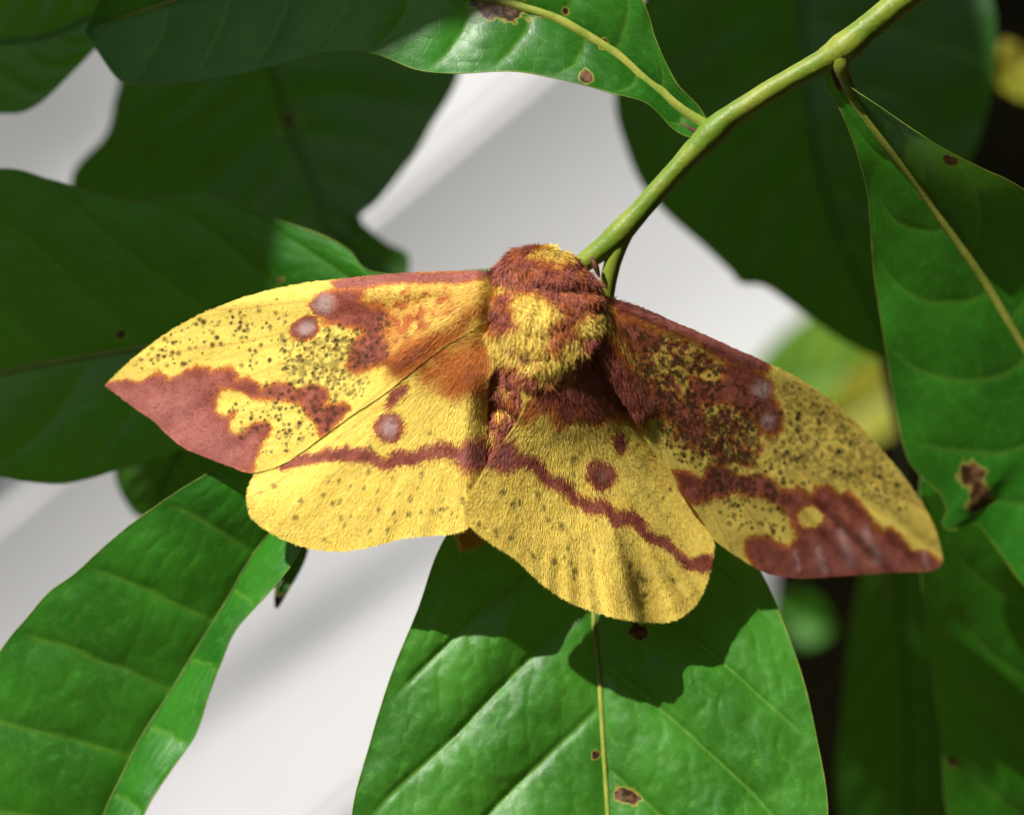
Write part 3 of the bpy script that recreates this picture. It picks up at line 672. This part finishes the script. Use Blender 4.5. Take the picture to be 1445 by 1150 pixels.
# --- left hindwing
def d_lh(px, py):
    u = (690 - px) / 100; th = np.degrees(np.arctan2(py - 470, 690 - px)); r = np.hypot(690 - px, py - 470)
    y = -0.27 + 0.215 * u + 0.02 * (py - 600) / 100
    y += 0.006 * np.cos(np.radians(th) * 38) * smooth(160, 300, r)
    y -= 0.10 * np.exp(-(np.hypot(px - 670, py - 520) / 45) ** 2) + 0.05 * np.exp(-((px - 645) / 60) ** 2 - ((py - 490) / 40) ** 2)
    w_ = np.exp(-(seg_dist([(700, 440), (660, 470), (615, 498), (547, 552), (491, 590), (457, 615), (426, 638), (396, 656), (357, 667)], px, py) / 28) ** 2)
    fl = d_lf(px, py); y = y * (1 - w_) + (fl + 0.02) * w_
    ins = 1 - smooth(-12, 4, sdf(LFlead + LFtrail[::-1], px, py))
    y = np.maximum(y, fl + 0.02 + 0.05 * ins - 9 * (ins <= 0))
    y += 0.30 * smooth(655, 700, px) * smooth(520, 600, py)
    return y + 0.02 * (fbm(px / 50, py / 50, 15) - 0.5)
def p_lh(p):
    ex, ey = z4([(798, 222)])[0]
    p.ell('maroon', ex, ey, 20.5, 22, 25, 0.16); p.ell('pale', ex - 0.5, ey, 10, 13, 25, 0.7, 0.85)
    p.band('maroon', z4([(240, 412), (340, 392), (430, 380)]), 7); p.band('maroon', z4([(420, 378), (480, 365)]), 6)
    for a, b, wd in (((490, 360), (580, 360), 10), ((630, 370), (690, 370), 10.5), ((700, 385), (790, 405), 9), ((840, 368), (920, 385), 11), ((985, 345), (1050, 345), 10), ((1060, 335), (1150, 360), 11), ((560, 375), (630, 385), 6), ((780, 400), (840, 385), 6), ((920, 385), (985, 365), 6)):
        p.band('maroon', z4([a, b]), wd)
    p.poly('maroon', z4([(1140, 330), (1200, 290), (1290, 280), (1290, 430), (1200, 445), (1150, 420)]), 5)
    p.poly('mauve', z4([(1150, 340), (1200, 300), (1290, 290), (1290, 430), (1200, 440), (1160, 410)]), 6, 0.6)
    p.ell('maroon', 562, 557, 20, 8, -50, 0.35)
    p.poly('rust', z2([(640, 720), (780, 600), (1000, 530), (1080, 600), (1045, 900), (960, 840), (900, 900), (810, 890), (790, 830), (720, 860), (670, 790)]), 7, 0.95)
    p.poly('maroon', z2([(900, 700), (1040, 600), (1060, 900), (960, 850), (880, 870), (800, 850)]), 16, 0.75)
    p.a['rust'] *= 0.35 + 1.2 * fbm(p.x / 9, p.y / 5, 91)
    p.dots(z4([(210, 523), (140, 557), (345, 597), (318, 682), (460, 570), (540, 497), (597, 523), (668, 532), (738, 545), (690, 448), (812, 480), (508, 610), (543, 600), (740, 643), (697, 750), (570, 720), (790, 745), (825, 700), (820, 658), (847, 560), (900, 590), (905, 570), (935, 535), (895, 663), (955, 655), (1020, 655), (1055, 640), (1090, 630), (1112, 660), (1165, 585), (1200, 520), (465, 795), (550, 683), (600, 675), (700, 320), (787, 360), (1005, 250), (530, 360), (960, 460), (490, 500), (1010, 640), (1170, 600), (1070, 640)]), 2.9, 0.62)
LHlead = [(700, 455), (640, 470), (560, 515), (500, 555), (430, 610), (372, 650), (352, 692)]
LHtrail = [(700, 500), (690, 540), (687, 600), (684, 662), (672, 725), (655, 748), (623, 754.5), (571, 759), (524, 771), (485, 777.5), (446, 775), (413, 766), (380, 750), (360, 734), (352, 714), (352, 696)]
# --- right forewing
def d_rf(px, py):
    u = (px - 860) / 100; th = np.degrees(np.arctan2(py - 430, px - 865)); r = np.hypot(px - 865, py - 430)
    y = -0.40 + 0.55 * u + 0.15 * (py - 450) / 100 + 0.14 * np.exp(-r / 70) - 0.02 * u * u * 0
    amp = 0.035 * smooth(300, 480, r)
    y -= amp * np.cos((th - 46.5) / 3.75 * 2 * np.pi) * np.exp(-((th - 47) / 9) ** 2)
    y -= 0.05 * np.exp(-((th - 22) / 5) ** 2) * smooth(0, 200, r)
    y -= 0.08 * np.exp(-(seg_dist([(850, 470), (872, 520), (905, 580)], px, py) / 24) ** 2)
    return y + 0.03 * (fbm(px / 50, py / 50, 25) - 0.5)
def p_rf(p):
    p.poly('maroon', z6([(120, 60), (330, 115), (500, 190), (700, 275), (850, 345), (1010, 420), (1010, 470), (900, 480), (800, 430), (700, 370), (560, 290), (460, 260), (330, 200), (200, 180)]), 4)
    p.poly('mauve', z6([(150, 60), (330, 115), (500, 190), (700, 275), (850, 345), (1000, 420), (980, 450), (850, 400), (700, 330), (500, 245), (330, 180)]), 5, 0.55)
    p.poly('maroon', z6([(150, 150), (330, 200), (420, 300), (350, 390), (260, 370), (200, 280)]), 9, 0.85)
    p.poly('rust', z6([(420, 260), (760, 430), (700, 520), (560, 520), (440, 420), (330, 400)]), 16, 0.45)
    p.poly('maroon', z6([(760, 440), (830, 430), (960, 480), (1035, 540), (1040, 620), (1085, 700), (1080, 800), (1020, 835), (960, 780), (920, 720), (880, 680), (800, 640), (700, 655), (640, 640), (600, 560), (580, 510), (660, 520), (700, 560), (760, 520)]), 5)
    p.ell('pale', 1077, 547.5, 12, 12, 0, 0.6, 0.8); p.ell('pale', 1085, 595, 9, 11, 0, 0.7, 0.7)
    p.poly('maroon', z6([(40, 330), (100, 255), (175, 290), (215, 380), (300, 480), (385, 560), (440, 680), (440, 715), (380, 725), (320, 765), (240, 720), (190, 640), (110, 520), (60, 420)]), 6)
    p.poly('maroon', z6([(390, 550), (480, 600), (560, 640), (600, 600), (650, 680), (672, 800), (640, 865), (560, 825), (490, 740), (430, 680)]), 6)
    p.poly('maroon', z7([(-30, 560), (60, 570), (110, 600), (130, 540), (190, 530), (260, 580), (310, 592), (390, 580), (440, 600), (480, 650), (560, 640), (640, 690), (650, 640), (700, 620), (760, 680), (800, 660), (850, 690), (900, 780), (960, 850), (1000, 820), (1050, 860), (1110, 940), (1170, 940), (1262, 1005), (1250, 1030), (1000, 1060), (600, 1085), (470, 1080), (380, 1045), (330, 980), (310, 900), (340, 860), (420, 870), (450, 900), (520, 920), (560, 870), (540, 800), (500, 740), (440, 690), (340, 670), (260, 660), (170, 690), (60, 710), (0, 660)]), 4)
    p.cut('maroon', *z7([(620, 778)])[0], 17, 17)
    p.poly('mauve', z7([(380, 940), (560, 940), (700, 860), (850, 860), (980, 920), (1100, 960), (1240, 1010), (1000, 1060), (470, 1080)]), 9, 0.25)
    inner = z6([(200, 200), (480, 270), (760, 430), (1000, 640), (960, 980), (700, 1000), (420, 760), (260, 420)])
    p.wash('maroon', inner, 0.85, 9, 0.44, 0.60); p.wash('speck', inner, 0.9, 5, 0.46, 0.62); p.wash('rust', inner, 0.6, 14)
    p.wash('speck', z6([(380, 540), (560, 620), (680, 700), (660, 880), (520, 800), (420, 690)]), 0.8, 4, 0.45, 0.65)
    p.wash('speck', z7([(100, 520), (450, 590), (520, 700), (330, 690), (60, 720)]), 0.8, 4, 0.45, 0.65)
    p.wash('speck', z7([(380, 140), (700, 220), (1000, 560), (1100, 800), (700, 600), (400, 520)]), 0.5, 5, 0.38, 0.7)  # brown wash darkens the yellow to stand in for grazing light
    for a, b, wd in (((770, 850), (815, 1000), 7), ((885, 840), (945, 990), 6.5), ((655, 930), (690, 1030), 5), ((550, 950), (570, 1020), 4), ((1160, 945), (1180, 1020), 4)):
        s_ = seg_dist(z7([a, b]), p.wx, p.wy); p.a['pale'] = np.maximum(p.a['pale'], 0.5 * np.exp(-(s_ / wd) ** 2))      # glint on the fold ridges, painted as pale lavender streaks
    p.scatter(z7([(100, 260), (420, 250), (480, 120), (640, 200), (800, 320), (930, 470), (1040, 640), (1090, 760), (960, 720), (800, 620), (650, 600), (480, 620), (260, 540), (120, 500)]), 210, (1.5, 4.0), 0.9)
    p.scatter(z7([(110, 290), (370, 280), (380, 500), (200, 520), (60, 440)]), 150, (1.3, 3.6), 0.9)
    p.scatter(z6([(640, 650), (900, 690), (960, 800), (900, 980), (700, 960), (640, 860)]), 120, (1.3, 3.6), 0.9)
    p.scatter(z6([(420, 740), (560, 830), (660, 900), (640, 1000), (520, 940), (460, 860)]), 70, (1.3, 3.6), 0.8)
    p.scatter(z7([(130, 540), (300, 590), (440, 610), (460, 690), (250, 650), (120, 680)]), 60, (1.5, 4), 1)
    p.scatter(z7([(170, 690), (440, 700), (500, 760), (480, 880), (340, 850), (250, 820), (190, 760)]), 60, (1.5, 3.5), 0.8)
    p.scatter(z6([(300, 300), (480, 260), (700, 400), (560, 520), (480, 560), (330, 480), (260, 380)]), 120, (1.2, 3.4), 0.7)
    p.scatter(z7([(480, 120), (640, 170), (800, 290), (1000, 500), (1150, 740), (1080, 700), (900, 480), (700, 300)]), 130, (1.2, 2.6), 0.55)
RFlead = [(852, 417), (906, 434), (950.5, 453.5), (1002.6, 475.7), (1042, 494), (1081, 511), (1120, 530), (1143, 544), (1185, 574), (1226, 615), (1270, 665.5), (1303, 713), (1321, 751), (1329.5, 784), (1328, 798)]
RFtrail = [(835, 480), (850, 520), (875, 560), (898, 598), (924, 640), (950, 680), (984, 724), (1006, 759), (1034, 781), (1072, 804.5), (1099, 813), (1137, 816), (1196.5, 812), (1255.6, 807.5), (1309, 806), (1328, 799)]
# --- right hindwing
def d_rh(px, py):
    u = (px - 760) / 100; th = np.degrees(np.arctan2(px - 800, py - 500)); r = np.hypot(px - 800, py - 500)
    y = -0.04 + 0.27 * u + 0.30 * smooth(1.0, 2.6, u) * (0.4 + 0.6 * smooth(560, 680, py))
    th = th + 5 * (fbm(th / 9, r / 400, 44) - 0.5)
    amp = 0.013 * smooth(220, 380, r) * (0.25 + 1.2 * noise(th / 7.0, 0 * th + 3, 46))
    y -= amp * np.cos(th / 4.6 * 2 * np.pi + 0.8) * (0.4 + 0.6 * smooth(0, 10, th + 8))
    y -= 0.47 * np.exp(-(np.hypot((px - 810) / 105, (py - 535) / 90)) ** 2) + 0.08 * (1 - smooth(680, 780, px))
    y += 0.17 * np.exp(-((th - 17.5) / 3.4) ** 2) * smooth(230, 380, r)          # deep pleat that dips to the leaf
    y -= 0.08 * np.exp(-((th - 11) / 4) ** 2) * smooth(200, 380, r)
    return y + 0.03 * (fbm(px / 45, py / 45, 35) - 0.5)
def p_rh(p):
    ex, ey = z5([(700, 368)])[0]
    p.ell('maroon', ex, ey, 21.5, 21.5, 0, 0.16); p.ell('speck', ex, ey, 10, 12, 0, 0.8, 0.45); p.ell('pale', ex + 2, ey - 2, 5, 8, 0, 0.9, 0.3)
    p.ell('maroon', *z5([(790, 215)])[0], 10, 16, -10, 0.35)
    for a, b, wd in (((320, 300), (400, 325), 10), ((415, 350), (440, 395), 8), ((490, 405), (545, 420), 10), ((560, 450), (570, 490), 7), ((590, 500), (640, 510), 8), ((650, 520), (720, 525), 10), ((740, 545), (775, 590), 8), ((800, 580), (850, 575), 9), ((870, 590), (905, 630), 8), ((930, 660), (1010, 700), 8), ((1010, 700), (1110, 790), 7), ((1110, 800), (1180, 800), 8), ((1180, 795), (1235, 785), 12), ((440, 400), (490, 410), 7), ((775, 590), (800, 585), 6), ((905, 640), (935, 665), 6)):
        p.band('maroon', z5([a, b]), wd)
    p.poly('maroon', z5([(170, 290), (230, 215), (290, 210), (320, 260), (300, 330), (250, 350), (160, 320)]), 5)
    p.poly('mauve', z5([(170, 290), (230, 215), (290, 210), (310, 260), (290, 320), (250, 340), (160, 310)]), 6, 0.55)
    p.poly('maroon', z5([(350, 100), (440, -80), (700, -150), (900, -60), (980, 100), (900, 140), (840, 90), (740, 105), (670, 130), (600, 90), (540, 120), (500, 130), (470, 50), (400, 60)]), 9)
    p.dots(z5([(155, 408), (225, 455), (285, 505), (375, 745), (430, 530), (450, 580), (405, 465), (515, 610), (545, 720), (580, 830), (480, 780), (530, 760), (275, 670), (205, 640), (125, 605), (840, 795), (880, 850), (905, 870), (910, 940), (1045, 870), (1035, 440), (1000, 480), (670, 730), (570, 290), (570, 360), (880, 840), (385, 760), (575, 860), (560, 790), (240, 450), (320, 500), (430, 520)]), 3.6, 0.68)
RHlead = [(745, 470), (830, 480), (900, 560), (945, 640), (980, 690), (1004, 730), (1007, 762)]
RHtrail = [(735, 520), (741, 575), (720, 613), (690, 652), (658, 708), (656, 725.5), (664, 743), (693, 767), (726, 788), (764, 823), (794, 844), (829, 860), (876.5, 873), (921, 878), (953, 875), (977, 858.6), (993, 832), (1002, 796.5), (1006, 764)]

wing('forewing', LFlead, LFtrail, d_lf, p_lf, (700, 405, -0.4), 360, 170, 40000, 1, lambda x, y, r: 0.020 + 0.05 * np.exp(-r / 90) + 0.07 * np.exp(-(seg_dist([(690, 415), (560, 505)], x, y) / 24) ** 2), 'left forewing, bright yellow with maroon outer band')
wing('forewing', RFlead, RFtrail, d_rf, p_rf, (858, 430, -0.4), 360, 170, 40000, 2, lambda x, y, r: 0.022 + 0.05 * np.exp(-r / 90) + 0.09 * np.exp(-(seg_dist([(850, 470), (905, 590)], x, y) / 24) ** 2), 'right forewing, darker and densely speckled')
wing('hindwing', LHlead, LHtrail, d_lh, p_lh, (690, 470, -0.25), 300, 190, 60000, 3, lambda x, y, r: 0.055 + 0.07 * np.exp(-r / 110), 'left hindwing with a pale centred round spot')
wing('hindwing', RHlead, RHtrail, d_rh, p_rh, (790, 520, 0.0), 300, 190, 60000, 4, lambda x, y, r: 0.055 + 0.09 * np.exp(-r / 90), 'right hindwing with a dark round spot')

# --- body: one continuous surface from head to the tip of the abdomen
def body():
    rings = np.array([(782, 353, -0.15, 0.03), (781, 356, -0.16, 0.20), (778, 363, -0.18, 0.40), (774, 376, -0.2, 0.58), (771, 396, -0.22, 0.72), (770, 420, -0.24, 0.79), (770, 450, -0.24, 0.80), (766, 480, -0.2, 0.77), (758, 512, -0.08, 0.68), (746, 545, 0.08, 0.56), (733, 580, 0.24, 0.49), (720, 615, 0.32, 0.46), (706, 650, 0.38, 0.42), (692, 690, 0.42, 0.36), (676, 725, 0.40, 0.28), (664, 750, 0.42, 0.16), (657, 763, 0.42, 0.03)])
    n, m = 170, 110
    C = spline(np.column_stack([rings[:, 0], rings[:, 1]]), n)
    dd = np.concatenate([[0], np.cumsum(np.linalg.norm(np.diff(rings[:, :2], axis=0), axis=1))]); tt = np.linspace(0, dd[-1], n)
    yc = np.interp(tt, dd, rings[:, 2]); rr = np.interp(tt, dd, rings[:, 3])
    for _ in range(4):
        yc[1:-1] = (yc[:-2] + 2 * yc[1:-1] + yc[2:]) / 4; rr[1:-1] = (rr[:-2] + 2 * rr[1:-1] + rr[2:]) / 4
    c3 = P(C[:, 0], C[:, 1], yc); ax = np.gradient(c3, axis=0); ax /= np.linalg.norm(ax, axis=1, keepdims=True)
    ax[:8] = ax[8]
    a = np.cross(ax, [0, 1.0, 0]); a /= np.linalg.norm(a, axis=1, keepdims=True); b = np.cross(a, ax)
    b[b[:, 1] > 0] *= -1
    th = np.linspace(0, 2 * np.pi, m, endpoint=False)
    dirs = np.cos(th)[None, :, None] * a[:, None] + (0.58 + 0.1 * smooth(120, 200, tt))[:, None, None] * np.sin(th)[None, :, None] * b[:, None]
    s = tt[:, None]; q = th[None] * 60
    # tufts: lumps of hair
    lump = 0.16 * (fbm(s / 34, np.cos(th)[None] * 2.2 + 5, 3) - 0.5) + 0.10 * (fbm(s / 13, np.cos(th)[None] * 5 + 9, 6) - 0.5)
    seg = 0.03 * np.cos(s / 30 * 2 * np.pi) * smooth(180, 230, s)
    groove = -0.10 * np.exp(-((th[None] - np.pi / 2 - 0.12) / 0.10) ** 2) * smooth(15, 40, s) * (1 - smooth(80, 110, s))
    collar = -0.09 * np.exp(-((s - 62) / 10) ** 2) + 0.05 * np.exp(-((s - 40) / 16) ** 2)
    R = rr[:, None] * (1 + lump + seg + groove + collar)
    G = c3[:, None] + R[..., None] * dirs
    # normals
    Gw = np.concatenate([G[:, -1:], G, G[:, :1]], 1)
    du = np.gradient(G, axis=0); dv = (Gw[:, 2:] - Gw[:, :-2]) / 2
    nr = np.cross(du, dv); nr /= np.linalg.norm(nr, axis=-1, keepdims=True) + 1e-9
    sg = np.sum(nr * dirs, -1, keepdims=True); nr = np.where(sg < 0, -nr, nr)
    # markings at the place seen
    dep = (D + G[..., 1]) / D
    px = G[..., 0] / dep * 100 + 722.5; py = 575 - G[..., 2] / dep * 100
    p = Pat(px, py, 60)
    p.a['maroon'][:] = 0.95
    yel = np.zeros_like(px)
    Y = [[(455, 120), (500, 80), (560, 60), (650, 80), (720, 130), (655, 155), (612, 155), (575, 178), (540, 152), (490, 145)],
         [(310, 380), (350, 345), (430, 340), (500, 345), (530, 370), (580, 410), (592, 450), (540, 480), (520, 520), (510, 580), (560, 650), (570, 670), (500, 700), (450, 740), (380, 720), (340, 690), (200, 680), (165, 630), (130, 560), (120, 500), (160, 455), (200, 470), (215, 540), (300, 535), (372, 485), (340, 420)],
         [(120, 310), (200, 268), (280, 275), (330, 290), (250, 335), (232, 375), (190, 410), (150, 350)],
         [(450, 740), (560, 650), (600, 590), (640, 560), (700, 570), (715, 640), (650, 700), (590, 765), (530, 805), (480, 785)],
         [(690, 480), (710, 430), (790, 440), (840, 420), (900, 480), (770, 540), (720, 570), (680, 530)],
         [(300, 830), (335, 830), (320, 880), (295, 880)], [(245, 950), (300, 950), (290, 1010), (240, 1010)], [(200, 1090), (245, 1085), (240, 1140), (190, 1140)], [(690, 760), (720, 770), (705, 880), (650, 900), (640, 850)]]
    for pl in Y:
        yel = np.maximum(yel, 1 - smooth(-5, 9, sdf(z3(pl), p.wx, p.wy)))
    for cx, cy, rx, ry in ((430, 660, 40, 35), (330, 610, 40, 14)):
        r = np.hypot((p.wx - 640 - cx / 3.964) / (rx / 3.964), (p.wy - 330 - cy / 3.964) / (ry / 3.964)); yel *= smooth(0.7, 1.2, r)
    yel = np.maximum(yel, 0.75 * smooth(700, 730, py))
    p.a['maroon'] = 0.97 * (1 - yel); p.a['mauve'] = 0.35 * (1 - yel) * smooth(0.45, 0.65, fbm(px / 18, py / 18, 71))
    p.a['rust'] = (1 - yel) * 1.0 + 0.12 * yel
    p.a['maroon'] *= 1 - 0.35 * smooth(0.4, 0.6, fbm(px / 12, py / 12, 73))
    p.a['shade'] = 0 * px + 0.35
    idx = np.arange(n * m).reshape(n, m); j = np.roll(idx, -1, 1)
    F = np.stack([idx[:-1], j[:-1], j[1:], idx[1:]], -1).reshape(-1, 4)
    o = obj('body', fast_mesh('body', G.reshape(-1, 3), F, p.a), M_moth, moth, Vector(P(765, 480, -0.2)))
    o['label'] = 'furry yellow and maroon thorax and abdomen'
    N = 80000
    area = (np.linalg.norm(du, axis=-1) * np.linalg.norm(dv, axis=-1)) * (0.15 + (nr[..., 1] < 0.25)); area = area.ravel() / area.sum()
    r = np.random.default_rng(5); ii = r.choice(n * m, N, p=area); gi, gj = np.unravel_index(ii, (n, m))
    pos = G[gi, gj] + r.normal(0, 0.012, (N, 3))
    # hair lies back along the body, in clumps that turn with a slow noise
    cl = np.stack([fbm(px[gi, gj] / 11, py[gi, gj] / 11, k) - 0.5 for k in (81, 85, 89)], -1) * 3.0
    tan = ax[gi] * 1.0 + cl
    ln = 0.10 + 0.06 * smooth(70, 130, tt[gi]) + 0.05 * r.random(N)
    at = {k: v_[gi, gj] for k, v_ in p.a.items()}
    fur(o, pos, nr[gi, gj], tan, ln, np.full(N, 0.005), at, np.full(N, 0.55), 9, 0.3)
    return o
body()
